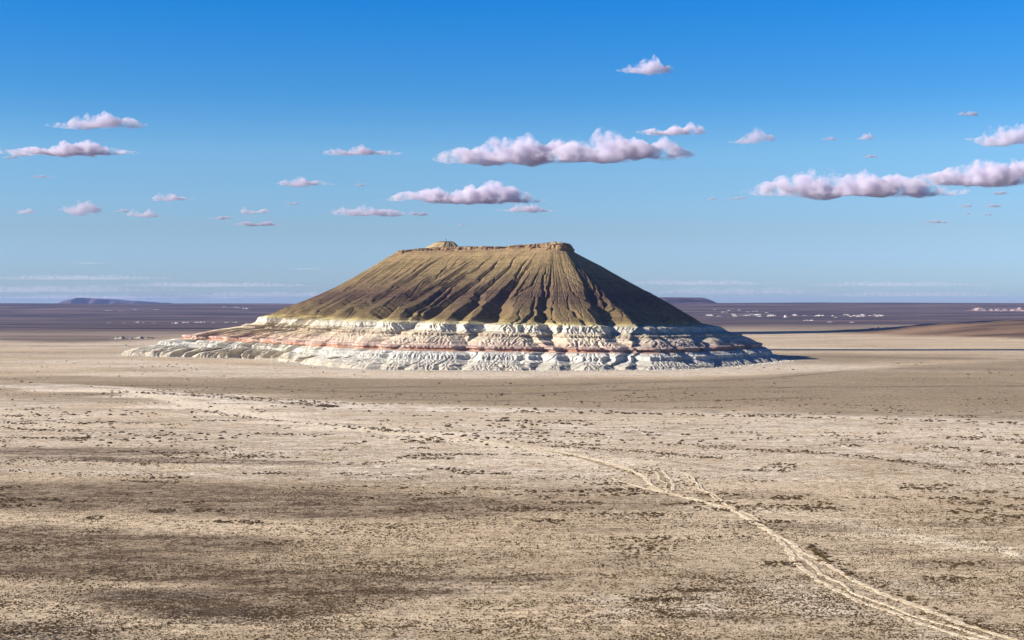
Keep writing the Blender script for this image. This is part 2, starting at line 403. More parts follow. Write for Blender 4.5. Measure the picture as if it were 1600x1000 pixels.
def dilate(d, k):
    f = np.maximum.accumulate(d + k * Sc, 1) - k * Sc
    b = np.maximum.accumulate((d - k * Sc)[:, ::-1], 1)[:, ::-1] + k * Sc
    return np.maximum(f, b)
def network(r_top, r_bot, Hs, amp, passes, p, a, cap, k, thresh=0.0, reach=1):
    """rain run down the rows: every cell hands its water to the lowest neighbour one row below"""
    D = np.zeros((NR, NCb)); base = np.arange(NCb)
    Hh = Hs.copy()
    for it in range(passes):
        acc = np.zeros((NR, NCb)); cur = np.zeros(NCb)
        for r in range(r_top, r_bot, -1):
            cur = cur + dx[r]
            acc[r] = cur
            h = Hh[r - 1]
            cand = np.stack([np.roll(h, 1), h - 1e-3, np.roll(h, -1)])
            if reach > 1:
                cand = np.stack([np.roll(h, 2), np.roll(h, 1), h - 1e-3, np.roll(h, -1), np.roll(h, -2)])
            j = (base + np.argmin(cand, 0) - cand.shape[0] // 2) % NCb
            cur = np.bincount(j, cur, NCb)
        acc[r_bot] = cur
        D = np.minimum(a * np.maximum(acc - thresh, 0) ** p, cap)
        D = dilate(D, k)
        Hh = Hs - D * amp
    return D
iD = int(np.argmin(abs(rz - 62))); iC = int(np.argmin(abs(rz[:iD] - 29.6))); iM = int(np.argmin(abs(rz - 46.6)))
iR = int(np.argmin(abs(rz[:iC] - 23.2))); iB = int(np.argmin(abs(rz[:iC] - 18.2)))
SdN = np.broadcast_to(Sd, (NR, NCb)); Dn = np.broadcast_to(down[:, None], (NR, NCb))
H1 = 13.0 * fbm(SdN / 105., Dn / 190., 101, 6, .55)
capd = np.interp(rz, [-4, 12, 28, 62, 110, 150, 170], [11, 11, 11.5, 20, 20, 13, 5])[:, None]
hold = np.interp(rz, [-4, 10, 30, 62, 100, 170], [.8, .8, .75, .70, .62, .55])[:, None]
N1 = network(NR - 1, 0, H1, 1.0, 3, .75, .0175, capd, .66, 90, 2)
H2 = 1.5 * fbm(SdN / 22., Dn / 40., 151, 5, .6)
N2 = network(iD + 2, iC, H2 - .25 * N1, 1.0, 2, .5, .75, 3.6, 1.25)
H3 = 1.5 * fbm(SdN / 20., Dn / 40., 171, 5, .6)
N3 = network(iR, 0, H3 - .25 * N1, 1.0, 2, .5, .75, 3.4, 1.25)
H5 = 2.0 * fbm(SdN / 18., Dn / 50., 191, 5, .6)
N5 = network(NR - 1, iD - 4, H5 - .8 * N1, 1.0, 2, .5, .045, .9, .7)
def rowenv(pts): return np.interp(rz + np.arange(NR) * 1e-6, [q[0] for q in pts], [q[1] for q in pts])[:, None]
N2 = N2 * rowenv([(29, .25), (31, .7), (44, .9), (46.6, .7), (48, .8), (58, 1), (63, .3), (66, 0)]) * 0 + N2 * np.where(rz[:, None] > 29.6, 1, 0) * rowenv([(29.2, .35), (33, .8), (47, .9), (58, 1), (62, .5), (66, 0)])
N3 = N3 * rowenv([(-4, .7), (4, 1.0), (12, 1.0), (13, 1), (18, 1), (24.6, .35), (26, 0)])
# big bays and buttresses in the white strata, strongest on the front and right
rt = np.clip((tcol - 6.5) / 4, 0, 1) * np.clip((19 - tcol) / 2, 0, 1)
bay = rt[None, :] * rowenv([(-4, .3), (12, .8), (28, 1), (58, .8), (75, .1), (80, 0)]) * N1 * .3
Dt = bxf(bxf(N1 + N5 + bay, 1, 1), 1, 0) + N2 + N3
mean = bxf(Dt, 110, 1)
mean = bxf(mean, 4, 0)
low = np.interp(rz, [-4, 6, 20], [.7, .75, .7])[:, None]
Dt = Dt - low * mean
# blocky ledges
flatr = smooth(66, 59, rz)[:, None]
led = 1.1 * noise2(SdN / 5.5, Dn / 30., 211) + .8 * noise2(SdN / 2.2, Dn / 4., 213)
Dt = Dt + led * rowenv([(23, 0), (26, .8), (29, 1), (31, .3), (43, .5), (47, 1.), (49, .3), (56, .5), (60, .2), (64, .05)])
Dt = Dt + (.35 + .35 * flatr) * fbm(SdN / 3., Dn / 3., 217, 3) + 8.0 * fbm(SdN / 78., Dn / 260., 219, 3) * rowenv([(20, .35), (60, .5), (90, 1), (150, 1), (174, 0)])
flat = smooth(74, 59, rz)[:, None]                      # level strata below the brown clay: cut them sideways only
hl = np.hypot(nx, ny) + 1e-6
nx, ny, nz = nx * (1 - flat) + nx / hl * flat, ny * (1 - flat) + ny / hl * flat, nz * (1 - flat)
Xf, Yf, Zf = Xb - nx * Dt, Yb - ny * Dt, Zb - nz * Dt
Zf[0] = np.minimum(Zf[0], -1.5)
bed = Zf + tilt(Zf) * Xf
bV = np.stack([Xf, Yf, Zf], -1).reshape(-1, 3)

b = NT('banded_clay')
bd = b.attr('bed'); P = b.pos()
wn1 = b.noise(b.mapping(P, (1, 1, .6)), .05, 6, .65)
bdn = b.math('ADD', bd, b.math('MULTIPLY', b.math('SUBTRACT', wn1, .5), 5.5))
bq = b.math('DIVIDE', bdn, 190.0)
def st(z, c): return (z / 190.0, c)
ramp = b.ramp(bq, [st(0, (.46, .42, .35)), st(8, (.50, .475, .42)), st(12, (.56, .55, .51)), st(21, (.56, .555, .52)), st(22.8, (.52, .43, .36)), st(23.6, (.42, .21, .13)), st(25.8, (.40, .19, .12)),
                   st(26.4, (.36, .23, .20)), st(29.8, (.43, .31, .27)), st(31, (.55, .44, .36)), st(32.8, (.55, .45, .37)), st(33.5, (.40, .28, .24)), st(34.2, (.56, .46, .37)), st(38, (.58, .50, .40)), st(42.5, (.59, .51, .39)), st(43.4, (.34, .27, .20)), st(45.5, (.44, .37, .28)), st(48, (.58, .52, .40)), st(49.6, (.45, .39, .31)), st(50.4, (.60, .56, .46)), st(52, (.62, .59, .52)), st(58, (.61, .58, .49)),
                   st(60.5, (.52, .47, .28)), st(63, (.32, .255, .115)), st(67, (.185, .135, .065)), st(80, (.165, .12, .062)), st(92, (.12, .082, .052)), st(104, (.105, .068, .05)), st(112, (.145, .10, .06)), st(135, (.205, .152, .08)),
                   st(155, (.27, .20, .10)), st(174, (.28, .20, .11))])
redm = b.math('MULTIPLY', b.math('MULTIPLY', b.rng(bd, 21.5, 23.5), b.rng(bd, 32.0, 29.0)), b.rng(b.noise(b.mapping(P, (1, 1, .2)), .035, 6, .75), .47, .58))
ramp = b.mix(b.math('MULTIPLY', redm, .7), ramp, (.47, .40, .345))
lay = b.noise(b.mapping(P, (.012, .012, 1)), .9, 5, .75)
c = b.mix(1.0, ramp, b.ramp(lay, [(.34, (.62, .58, .56)), (.5, (1, 1, 1)), (.66, (1.2, 1.18, 1.14))]), 'MULTIPLY')
c = b.mix(1.0, c, b.ramp(b.noise(b.mapping(P, (1, 1, .35)), .035, 8, .8), [(.36, (.68, .66, .66)), (.5, (1, 1, 1)), (.64, (1.25, 1.22, 1.15))]), 'MULTIPLY')
c = b.mix(1.0, c, b.ramp(b.noise(P, .16, 6, .7), [(.3, (.82, .81, .80)), (.7, (1.14, 1.14, 1.13))]), 'MULTIPLY')
b.bsdf(b.mix(1.0, c, (.95, .94, .93), 'MULTIPLY'), .96, b.bump(b.noise(P, .5, 8, .8), .9, 1.2))
butte = mesh_obj('butte', bV, grid_faces(NR, NCb, True), b.m)
add_attr(butte, 'bed', bed)
# pale wash and crumbled clay round the foot
foot = np.stack([Xf[1], Yf[1]], -1)[::6]
gx_, gy_ = XX.ravel(), YY.ravel(); near_ = np.where((gy_ > 1650) & (gy_ < 3000) & (np.abs(gx_) < 900))[0]
dist = np.full(len(near_), 1e9)
for i in range(0, len(near_), 4000):
    q_ = near_[i:i + 4000]; dist[i:i + 4000] = np.sqrt(((gx_[q_, None] - foot[None, :, 0]) ** 2 + (gy_[q_, None] - foot[None, :, 1]) ** 2).min(1))
wash = np.zeros(len(gx_)); wash[near_] = np.exp(-dist / 22.0) * 1.1 + .55 * np.exp(-dist / 75.0) * smooth(-.1, .5, fbm(gx_[near_] / 28., gy_[near_] / 70., 181, 4, .6))
add_attr(ground, 'wash', np.clip(wash, 0, 1))
tag(butte, 'flat topped butte with gullied brown slopes over white, pink and red banded clay badlands', 'butte', None, 'structure')

# cap rock: cliff rim and flat top
capprof = [(-1, 168, 1), (3.0, 175.0, 5), (4.2, 175.4, 2), (3.6, 177.5, 4), (4.8, 178.0, 2), (4.0, 180.0, 4), (5.4, 180.4, 2), (5.0, 182.0, 4), (8, 182.6, 3), (20, 183.0, 5)]
ci, cz = [], []
for k in range(1, len(capprof)):
    for q in range(capprof[k][2]):
        u = (q + 1) / capprof[k][2]
        ci.append(capprof[k - 1][0] * (1 - u) + capprof[k][0] * u); cz.append(capprof[k - 1][1] * (1 - u) + capprof[k][1] * u)
ci, cz = np.array(ci), np.array(cz)
cz = np.where(cz < 182, 182 - (182 - cz) * .76, cz); ci = ci * .85
Ex, Ey = K[:, 4, 0], K[:, 4, 1]
ex, ey = (np.roll(Ex, -6) - np.roll(Ex, 6)), (np.roll(Ey, -6) - np.roll(Ey, 6))
el_ = np.hypot(ex, ey) + 1e-9
ox, oy = ey / el_, -ex / el_
cx0, cy0 = Ex.mean(), Ey.mean()
if np.mean(ox * (Ex - cx0) + oy * (Ey - cy0)) < 0: ox, oy = -ox, -oy
sE = np.concatenate([[0], np.cumsum(np.hypot(np.diff(Ex), np.diff(Ey)))])
nrc = len(ci)
sEr = np.broadcast_to(sE, (nrc, NCb)); czr = np.broadcast_to(cz[:, None], (nrc, NCb))
rimn = 5.5 * noise2(sEr / 17., czr * 0, 301) + 2.6 * noise2(sEr / 6., czr * .12, 303) + 1.0 * noise2(sEr / 2.1, czr * .5, 305) + .8 * noise2(sEr / 30, czr * 1.1, 307)
rimn = rimn + 3.5 * np.clip(noise2(sEr / 22., czr * 0, 311) - .1, 0, 1) * 2 + 1.5 * noise2(sEr / 3.1, czr * .4, 313)
rimn = rimn * np.interp(cz, [169, 174, 183], [.3, 1, .9])[:, None]
ins = ci[:, None] + rimn - 4.5
cX, cY = Ex - ox * ins, Ey - oy * ins
cZ = czr + .9 * noise2(sEr / 8., czr * 0, 315) * np.interp(cz, [175, 179, 183], [0, .6, 1])[:, None] + .3 * noise2(sEr / 4., czr * .3, 309) - .8 * np.interp(cz, [166, 172, 181, 183], [0, 1, .7, 0])[:, None] * (noise2(sEr / 25., czr * 0, 311) > .25) * 1.5
lastx, lasty, lastz = cX[-1], cY[-1], cZ[-1]
mxx, mxy = xw(760, 2310), 2310.0
nin = 60
uu = (np.arange(1, nin + 1) / nin)[:, None]
iX = lastx[None] * (1 - uu) + mxx * uu; iY = lasty[None] * (1 - uu) + mxy * uu
iZ = np.broadcast_to(lastz[None] * (1 - uu) ** 2 + 183.2 * (1 - (1 - uu) ** 2), iX.shape)
cX = np.concatenate([cX, iX]); cY = np.concatenate([cY, iY]); cZ = np.concatenate([cZ, iZ])
topm = smooth(181, 182.5, cZ)
def rimz(X, Y):
    px = 800 + X * F / Y
    z = .5 * fbm(X / 14., Y / 14., 321, 4)
    z = z - 1.6 * smooth(1, 0, np.abs(px - 780) / 45.) * 1.0
    z = z + 1.8 * smooth(20, 4, np.hypot(X - xw(869, 2212), (Y - 2212) * .6))
    return z
cZ = cZ + topm * rimz(cX, cY)
def lowrim(px): return -4.0 * smooth(690, 615, px) - 1.4 * smooth(860, 780, px)
cZ = cZ + lowrim(800 + cX * F / cY)
r_ = NT('rim_rock')
P = r_.pos()
rc = r_.ramp(r_.noise(r_.mapping(P, (.25, .25, 1)), .30, 6, .7), [(.32, (.10, .060, .038)), (.5, (.20, .125, .07)), (.62, (.34, .24, .13)), (.75, (.27, .15, .08))])
zz = r_.n.new('ShaderNodeSeparateXYZ'); r_.l.new(P, zz.inputs[0])
rc = r_.mix(r_.rng(zz.outputs['Z'], 173.5, 169.), rc, (.30, .22, .12))
rc = r_.mix(r_.rng(zz.outputs['Z'], 181.0, 182.6), rc, r_.mix(r_.rng(r_.noise(P, .08, 5), .4, .65), (.17, .125, .075), (.33, .27, .17)))
r_.bsdf(rc, .95, r_.bump(r_.noise(P, .7, 6, .75), .7, .8))
mesh_obj('cap_rock', np.stack([cX, cY, cZ], -1).reshape(-1, 3), grid_faces(len(cX), NCb, True), r_.m, butte)

# the little mound that crowns the flat top
mcx, mcy = xw(700, 2395), 2395.0
nr_, nc_ = 46, 160
an = np.linspace(0, 2 * np.pi, nc_, endpoint=False)[None, :]; rr = np.linspace(0, 1, nr_)[:, None]
radm = 26 + 22 * np.clip(-np.cos(an), 0, 1) ** 1.5 + 3 * noise2(an * 3.2, an * 0, 331)
mX = mcx + np.cos(an) * rr * radm * 1.0; mY = mcy + np.sin(an) * rr * radm * .9
hm = 12.3 * (1 - smooth(.26, 1.06, rr)) * (1 + 0 * an)
mZ = 180.8 + hm * 1.12 - .9 * np.abs(noise2(an * 9, rr * 2, 333)) * smooth(.25, .5, rr) * (1 - smooth(.8, 1, rr)) - 2.2 * smooth(.9, 1, rr)
mm = NT('mound_clay')
P = mm.pos(); zz = mm.n.new('ShaderNodeSeparateXYZ'); mm.l.new(P, zz.inputs[0])
mc_ = mm.mix(mm.rng(mm.noise(P, .12, 5, .6), .35, .65), (.30, .225, .12), (.40, .31, .17))
mc_ = mm.mix(mm.rng(zz.outputs['Z'], 191.8, 193.4), mc_, (.15, .10, .06))
mm.bsdf(mc_, .95, mm.bump(mm.noise(P, .9, 5, .7), .6, .5))
mesh_obj('summit_mound', np.stack([mX, mY, mZ], -1).reshape(-1, 3), grid_faces(nr_, nc_, True), mm.m, butte)


# ------------------------------------------------------------------ dirt track: pale ruts worn into the plain
def spline(pts, n=10):
    P_ = np.array(pts, float); P_ = np.concatenate([2 * P_[:1] - P_[1:2], P_, 2 * P_[-1:] - P_[-2:-1]])
    out = []
    for i in range(1, len(P_) - 2):
        for q in range(n):
            f = q / n
            out.append(.5 * (2 * P_[i] + (P_[i + 1] - P_[i - 1]) * f + (2 * P_[i - 1] - 5 * P_[i] + 4 * P_[i + 1] - P_[i + 2]) * f * f + (3 * P_[i] - P_[i - 1] - 3 * P_[i + 1] + P_[i + 2]) * f ** 3))
    out.append(P_[-2]); return np.array(out)
tk = NT('track_sand'); P = tk.pos()
tc_ = tk.mix(tk.rng(tk.noise(P, .35, 5, .7), .35, .62), (.50, .38, .24), (.86, .73, .54))
tc_ = tk.mix(tk.math('MULTIPLY', tk.rng(tk.noise(P, .5, 7, .85), .50, .60), .55), tc_, (.26, .19, .12))
tk.bsdf(tc_, .97, tk.bump(tk.noise(P, 1.2, 4, .7), .8, .4))
def ribbon(pts_px, w0, w1, seed, lift=.06, berm=.08):
    W = spline(pts_px); X, Y = gp(W[:, 0], W[:, 1])
    d = np.concatenate([[0], np.cumsum(np.hypot(np.diff(X), np.diff(Y)))])
    n = int(min(1600, d[-1] / 1.2)); t = np.linspace(0, d[-1], n)
    X, Y = np.interp(t, d, X), np.interp(t, d, Y)
    X = X + 1.1 * noise2(t / 16., t * 0, seed + 5) + .45 * noise2(t / 4., t * 0, seed + 7); Y = Y + 1.1 * noise2(t / 19., t * 0, seed + 6)
    gx, gy = np.gradient(X), np.gradient(Y); l = np.hypot(gx, gy) + 1e-9; px_, py_ = -gy / l, gx / l
    w = np.linspace(w0, w1, n) * .95
    wl_ = w * (1 + .45 * noise2(t / 4., t * 0, seed) + .45 * noise2(t / 1.7, t * 0, seed + 1)); wr = w * (1 + .45 * noise2(t / 4., t * 0, seed + 2) + .45 * noise2(t / 1.7, t * 0, seed + 3))
    prof_ = [(-1, -.04), (-.8, berm), (-.5, 0), (0, .02), (.5, 0), (.8, berm), (1, -.04)]
    V = []
    for f, z in prof_:
        ww = np.where(f < 0, wl_, wr) * f / 2
        x, y = X + px_ * ww, Y + py_ * ww
        V.append(np.stack([x, y, ground_z(x, y) + lift + z], -1))
    V = np.stack(V, 1)
    return V.reshape(-1, 3), grid_faces(n, len(prof_))
TR = [
 ([(1572, 1014), (1512, 995), (1442, 977), (1399, 961), (1337, 938), (1303, 920), (1270, 900), (1247, 880), (1238, 862), (1215, 845), (1180, 818), (1150, 801), (1120, 790), (1078, 779), (1045, 771), (1025, 764), (1012, 752), (990, 738), (960, 728), (925, 717), (870, 706), (800, 696), (720, 686), (640, 679)], 2.1, 2.6),
 ([(1560, 1003), (1500, 984), (1452, 971), (1405, 954), (1345, 931), (1311, 913), (1280, 894), (1256, 872), (1240, 852), (1205, 832), (1172, 811), (1140, 795), (1090, 781), (1050, 772)], 1.5, 1.6),
 ([(1625, 1012), (1560, 995), (1492, 973), (1427, 946), (1358, 919), (1322, 901), (1288, 882), (1262, 866), (1238, 850), (1200, 826), (1170, 806), (1152, 796)], 2.2, 1.8),
 ([(1045, 771), (1052, 762), (1048, 752), (1038, 742), (1034, 733)], 1.8, 1.4), ([(1042, 770), (1040, 758), (1030, 745), (1024, 733)], 1.4, 1.2),
 ([(1040, 771), (1020, 767), (1000, 762), (975, 754), (952, 746)], 1.6, 1.0),
 ([(1036, 768), (1022, 757), (1006, 745), (985, 734), (955, 724), (900, 711)], 1.4, 1.6),
 ([(1150, 797), (1128, 783), (1108, 770), (1092, 758), (1082, 746), (1066, 739), (1050, 737)], 1.0, .8), ([(1140, 795), (1115, 779), (1098, 766), (1084, 754), (1075, 744)], .8, .8),
 ([(925, 717), (850, 701), (760, 690), (660, 681), (560, 672)], 1.6, 1.8),
]
BED = [([(1580, 1012), (1505, 990), (1445, 974), (1400, 958), (1340, 934), (1305, 915), (1272, 894), (1247, 868), (1215, 842), (1180, 817), (1150, 799), (1115, 787), (1078, 778), (1045, 770), (1020, 757), (990, 740), (950, 727), (880, 709), (800, 696)], 4.6, 5.0),
       ([(1610, 1012), (1550, 994), (1485, 972), (1420, 945), (1355, 919), (1285, 882), (1245, 856)], 3.6, 3.2), ([(1048, 772), (1042, 757), (1030, 738)], 4.5, 3.0)]
Vs, Fs, off = [], [], 0
for i, (pts, w0, w1) in enumerate(BED):
    V, Fq = ribbon(pts, w0, w1, 700 + 11 * i, .02 + .01 * i, .08)
    Vs.append(V); Fs.append(Fq + off); off += len(V)
nbed = sum(len(f) for f in Fs)
for i, (pts, w0, w1) in enumerate(TR):
    V, Fq = ribbon(pts, w0, w1, 400 + 11 * i, .10 + .02 * i)
    Vs.append(V); Fs.append(Fq + off); off += len(V)
track = mesh_obj('dirt_track', np.concatenate(Vs), np.concatenate(Fs), tk.m)
bk = NT('track_bed'); P = bk.pos()
bk.bsdf(bk.mix(bk.rng(bk.noise(bk.mapping(P, (1, 1, 1)), .5, 7, .8), .42, .58), (.23, .165, .10), (.55, .43, .29)), .97, bk.bump(bk.noise(P, 1.5, 4, .7), .8, .3))
track.data.materials.append(bk.m); mi = np.zeros(len(track.data.polygons), np.int32); mi[:nbed] = 1; track.data.polygons.foreach_set('material_index', mi)
tag(track, 'pale sandy vehicle track with several braided ruts winding across the plain', None, None, 'structure')

# ------------------------------------------------------------------ scrub
sh = NT('dry_shrub'); P = sh.pos()
sh.bsdf(sh.ramp(sh.noise(P, .5, 4, .7), [(.3, (.05, .034, .014)), (.5, (.09, .058, .024)), (.72, (.14, .10, .04))]), 1.0)
sf = NT('sparse_shrub'); P = sf.pos()
sf.bsdf(sf.ramp(sf.noise(P, .09, 4, .6), [(.3, (.045, .031, .014)), (.6, (.085, .056, .026))]), 1.0)
def tuft_proto(seed, nb=26):
    """a low bush: many narrow leaf blades and twigs fanning out of the root"""
    q = np.random.default_rng(seed); V, Fc = [], []
    for k in range(nb):
        a = q.uniform(0, 2 * np.pi); lean = q.uniform(.1, 1.25); l = q.uniform(.55, 1.0)
        d = np.array([math.cos(a) * math.sin(lean), math.sin(a) * math.sin(lean), math.cos(lean) * .75])
        s_ = np.cross(d, [0, 0, 1.0]); s_ /= np.linalg.norm(s_) + 1e-9; w = q.uniform(.10, .22)
        r0 = np.array([q.uniform(-.22, .22), q.uniform(-.22, .22), -.03])
        i = len(V)
        V += [r0 - s_ * w * .5, r0 + s_ * w * .5, r0 + d * l * .6 + s_ * w, r0 + d * l * .6 - s_ * w, ]
        V += [r0 + d * l + s_ * w * .25, r0 + d * l - s_ * w * .25]
        Fc += [(i, i + 1, i + 2, i + 3), (i + 3, i + 2, i + 4, i + 5)]
    return np.array(V), np.array(Fc)
protoV, protoF = tuft_proto(3)

# masses of small far scrub: one object of stuff
def lowproto(seed):
    q = np.random.default_rng(seed)
    n = 6; a = np.arange(n) / n * 2 * np.pi
    r0 = q.uniform(.8, 1.1, n); r1 = q.uniform(.45, .8, n)
    V = np.concatenate([np.stack([np.cos(a) * r0, np.sin(a) * r0, np.full(n, -.05)], -1), np.stack([np.cos(a + .4) * r1, np.sin(a + .4) * r1, q.uniform(.4, .62, n)], -1), [[q.uniform(-.2, .2), q.uniform(-.2, .2), .72]]])
    Fc = []
    for i in range(n):
        j = (i + 1) % n
        Fc += [(i, j, n + i), (j, n + j, n + i), (n + i, n + j, 2 * n)]
    return V, np.array(Fc)
lp = [lowproto(s_) for s_ in range(6)]
PXf, PYf = PX, PY
def scatter(n, py0, py1, power=1.0):
    """points on the plain, roughly even as seen over the plain"""
    py = py0 + (py1 - py0) * rng.random(n) ** power
    px = rng.uniform(-160, 1760, n)
    return gp(px, py)
def clump(x, y, s, seed): return fbm(x / s, y / (s * .6), seed, 4, .6)
pts = []
X, Y = scatter(150000, 655, 1010, .8)
c1 = clump(X, Y, 22, 501) + .8 * clump(X, Y, 90, 507)
keep = rng.random(len(X)) < smooth(-.25, .75, c1) * .5
pts.append((X[keep], Y[keep], rng.uniform(.16, .42, keep.sum()) * (1 + .35 * smooth(.3, .8, c1[keep]))))
X, Y = scatter(260000, 690, 1015, .75)
keep = rng.random(len(X)) < .12 + .62 * smooth(-.3, .5, clump(X, Y, 14, 531) + .5 * clump(X, Y, 60, 533))
tiny = (X[keep], Y[keep], rng.uniform(.10, .30, keep.sum()))
X, Y = scatter(90000, 600, 800, 1.0)
c2 = clump(X, Y, 40, 511)
keep = rng.random(len(X)) < smooth(.22, .55, c2) * .38
pts.append((X[keep], Y[keep], rng.uniform(.3, 1.0, keep.sum())))
X, Y = scatter(9000, 560, 700, 1.0)
keep = rng.random(len(X)) < smooth(.0, .5, clump(X, Y, 120, 517)) * .4
pts.append((X[keep], Y[keep], rng.uniform(.6, 1.7, keep.sum())))
# lines of bushes along old water courses
for poly, n, sp_, r0, r1 in [([(180, 612), (330, 620), (480, 632), (520, 636)], 260, 1.5, .7, 1.8), ([(230, 607), (400, 622), (560, 632)], 120, 1.2, .7, 1.6), ([(300, 640), (420, 656), (560, 668), (640, 676)], 220, 1.2, .5, 1.3), ([(800, 643), (960, 646), (1250, 652), (1600, 662)], 200, 2.2, .8, 2.0),
                             ([(0, 668), (60, 672), (130, 671)], 60, 1.2, .6, 1.4), ([(10, 684), (120, 685), (130, 684)], 110, 1.2, .5, 1.3), ([(850, 697), (1000, 706), (1110, 716)], 160, 1.3, .5, 1.1), ([(1100, 700), (1330, 712), (1520, 740)], 200, 2.2, .5, 1.2),
                             ([(1300, 680), (1500, 702), (1620, 718)], 160, 3., .5, 1.2), ([(60, 816), (300, 815), (500, 820), (700, 818)], 300, 1.5, .25, .5), ([(1450, 704), (1620, 745)], 90, 2.0, .4, 1.)]:
    W = spline(poly, 20); k = rng.integers(0, len(W), n)
    x, y = gp(W[k, 0] + rng.normal(0, 8, n), W[k, 1] + rng.normal(0, sp_ * .5, n)); pts.append((x, y, rng.uniform(r0, r1, n) * .8))
# dark patches of close-standing scrub
for (cx_, cy_, rx_, ry_, n) in [(435, 708, 40, 2, 80), (60, 684, 55, 1.5, 100), (350, 703, 18, 2, 60), (970, 805, 35, 3, 120), (1010, 858, 40, 4, 160), (1025, 842, 60, 3, 140), (1220, 882, 22, 3, 120), (1505, 882, 24, 3, 120), (1530, 815, 45, 4, 150), (1030, 938, 30, 3, 120), (1090, 922, 40, 3, 130), (1480, 905, 30, 3, 110),
                                (700, 798, 60, 2, 100), (150, 742, 40, 2, 70), (240, 720, 130, 4, 260), (560, 742, 60, 2, 90), (640, 746, 35, 2, 60), (60, 720, 60, 5, 200), (1005, 735, 30, 5, 200), (1060, 757, 24, 6, 160), (1270, 795, 40, 4, 150), (905, 747, 50, 3, 100), (1390, 778, 50, 2, 90), (950, 804, 60, 2, 100)]:
    n = n // 2; x, y = gp(cx_ + rng.normal(0, rx_ * .9, n), cy_ + rng.normal(0, ry_ * .8, n)); pts.append((x, y, rng.uniform(.3, .75, n)))
for k in range(120):
    cy_ = 628 + 190 * rng.random(); hl_ = rng.uniform(8, 46); n = int(hl_ * 1.1)
    x, y = gp(rng.uniform(-40, 1640) + rng.uniform(-hl_, hl_, n), cy_ + rng.normal(0, .45 + (cy_ - 620) * .006, n)); pts.append((x, y, rng.uniform(.35, .95, n)))
sx_ = np.concatenate([p[0] for p in pts]); sy_ = np.concatenate([p[1] for p in pts]); sr_ = np.concatenate([p[2] for p in pts])
sz_ = ground_z(sx_, sy_)
Vs, Fs, off = [], [], 0
which = rng.integers(0, 6, len(sx_))
for k in range(6):
    idx = np.where(which == k)[0]; V, Fc = lp[k]
    ang = rng.uniform(0, 2 * np.pi, len(idx)); ca, sa = np.cos(ang)[:, None], np.sin(ang)[:, None]
    r = sr_[idx][:, None]; st_ = rng.uniform(.8, 1.7, len(idx))[:, None]
    x = (V[None, :, 0] * ca - V[None, :, 1] * sa) * r * st_ + sx_[idx][:, None]
    y = (V[None, :, 0] * sa + V[None, :, 1] * ca) * r + sy_[idx][:, None]
    z = V[None, :, 2] * r * rng.uniform(.6, 1.1, len(idx))[:, None] + sz_[idx][:, None]
    Vs.append(np.stack([x, y, z], -1).reshape(-1, 3)); nv = len(V)
    Fs.append((Fc[None] + (np.arange(len(idx)) * nv)[:, None, None]).reshape(-1, 3) + off); off += len(idx) * nv
tx_, ty_, tr_ = tiny; nt = len(tx_); a5 = rng.uniform(0, 6.28, nt)[:, None] + np.arange(5)[None] * 1.2566
rr5 = tr_[:, None] * rng.uniform(.7, 1.3, (nt, 5)); tz_ = ground_z(tx_, ty_)
V5 = np.stack([tx_[:, None] + np.cos(a5) * rr5 * 1.3, ty_[:, None] + np.sin(a5) * rr5, np.repeat(tz_[:, None] - .03, 5, 1)], -1)
T5 = np.stack([tx_ + rng.uniform(-.05, .05, nt), ty_, tz_ + tr_ * rng.uniform(.6, 1.1, nt)], -1)[:, None]
V6 = np.concatenate([V5, T5], 1).reshape(-1, 3)
f5 = np.array([(i, (i + 1) % 5, 5) for i in range(5)])
Vs.append(V6); Fs.append((f5[None] + (np.arange(nt) * 6)[:, None, None]).reshape(-1, 3) + off)
rub = rng.integers(0, len(foot), 2600); rn = rng.exponential(9.0, 2600)
rxx = foot[rub, 0] + rng.normal(0, 6, 2600); ryy = foot[rub, 1] - rn * np.where(foot[rub, 1] < 2500, 1, -1)
rV, rF, ro = [], [], 0
for k in range(2600):
    V, Fc = lp[k % 6]; r_s = .3 + 1.5 * rng.random() ** 3
    rV.append(V * [r_s * 1.3, r_s, r_s * .9] + [rxx[k], ryy[k], float(ground_z(np.array([rxx[k]]), np.array([ryy[k]]))[0])]); rF.append(Fc + ro); ro += len(V)
rub_o = mesh_obj('clay_rubble', np.concatenate(rV), np.concatenate(rF), b.m, smooth_sh=False)
add_attr(rub_o, 'bed', np.full(ro, 9.0)); tag(rub_o, 'crumbled white clay lumps strewn along the foot of the butte', 'rubble', None, 'stuff')
scrub = mesh_obj('desert_scrub', np.concatenate(Vs), np.concatenate(Fs), sf.m, smooth_sh=False)
tag(scrub, 'countless small dry tussocks dotted over the plain', 'scrub', None, 'stuff')

# the bushes that show largest: each a thing of its own
def shrub_geo(k):
    V, Fc = tuft_proto(20 + k, 34); Fc = np.concatenate([Fc[:, [0, 1, 2]], Fc[:, [0, 2, 3]]])
    V2, F2 = lowproto(40 + k)
    return np.concatenate([V, V2 * np.array([.7, .7, .75])]), np.concatenate([Fc, F2 + len(V)])
proto_me = [mesh_obj('shrub', *shrub_geo(k), sh.m, smooth_sh=False) for k in range(4)]
for o in proto_me: col.objects.unlink(o)
def shrub(x, y, r, label, group):
    o = random.choice(proto_me).copy(); o.name = 'shrub'
    o.location = (x, y, float(ground_z(np.array([x]), np.array([y]))[0])); o.rotation_euler = (0, 0, random.uniform(0, 6.28))
    o.scale = (r * random.uniform(1.0, 1.5), r, r * random.uniform(.6, .9)); col.objects.link(o)
    tag(o, label, 'shrub', group)
LB = 'low rust brown shrub in the line along the right edge of the dirt track'
trk = spline([(1262, 858), (1285, 876), (1322, 897), (1360, 915), (1400, 931), (1450, 951), (1500, 973), (1560, 991)], 16)
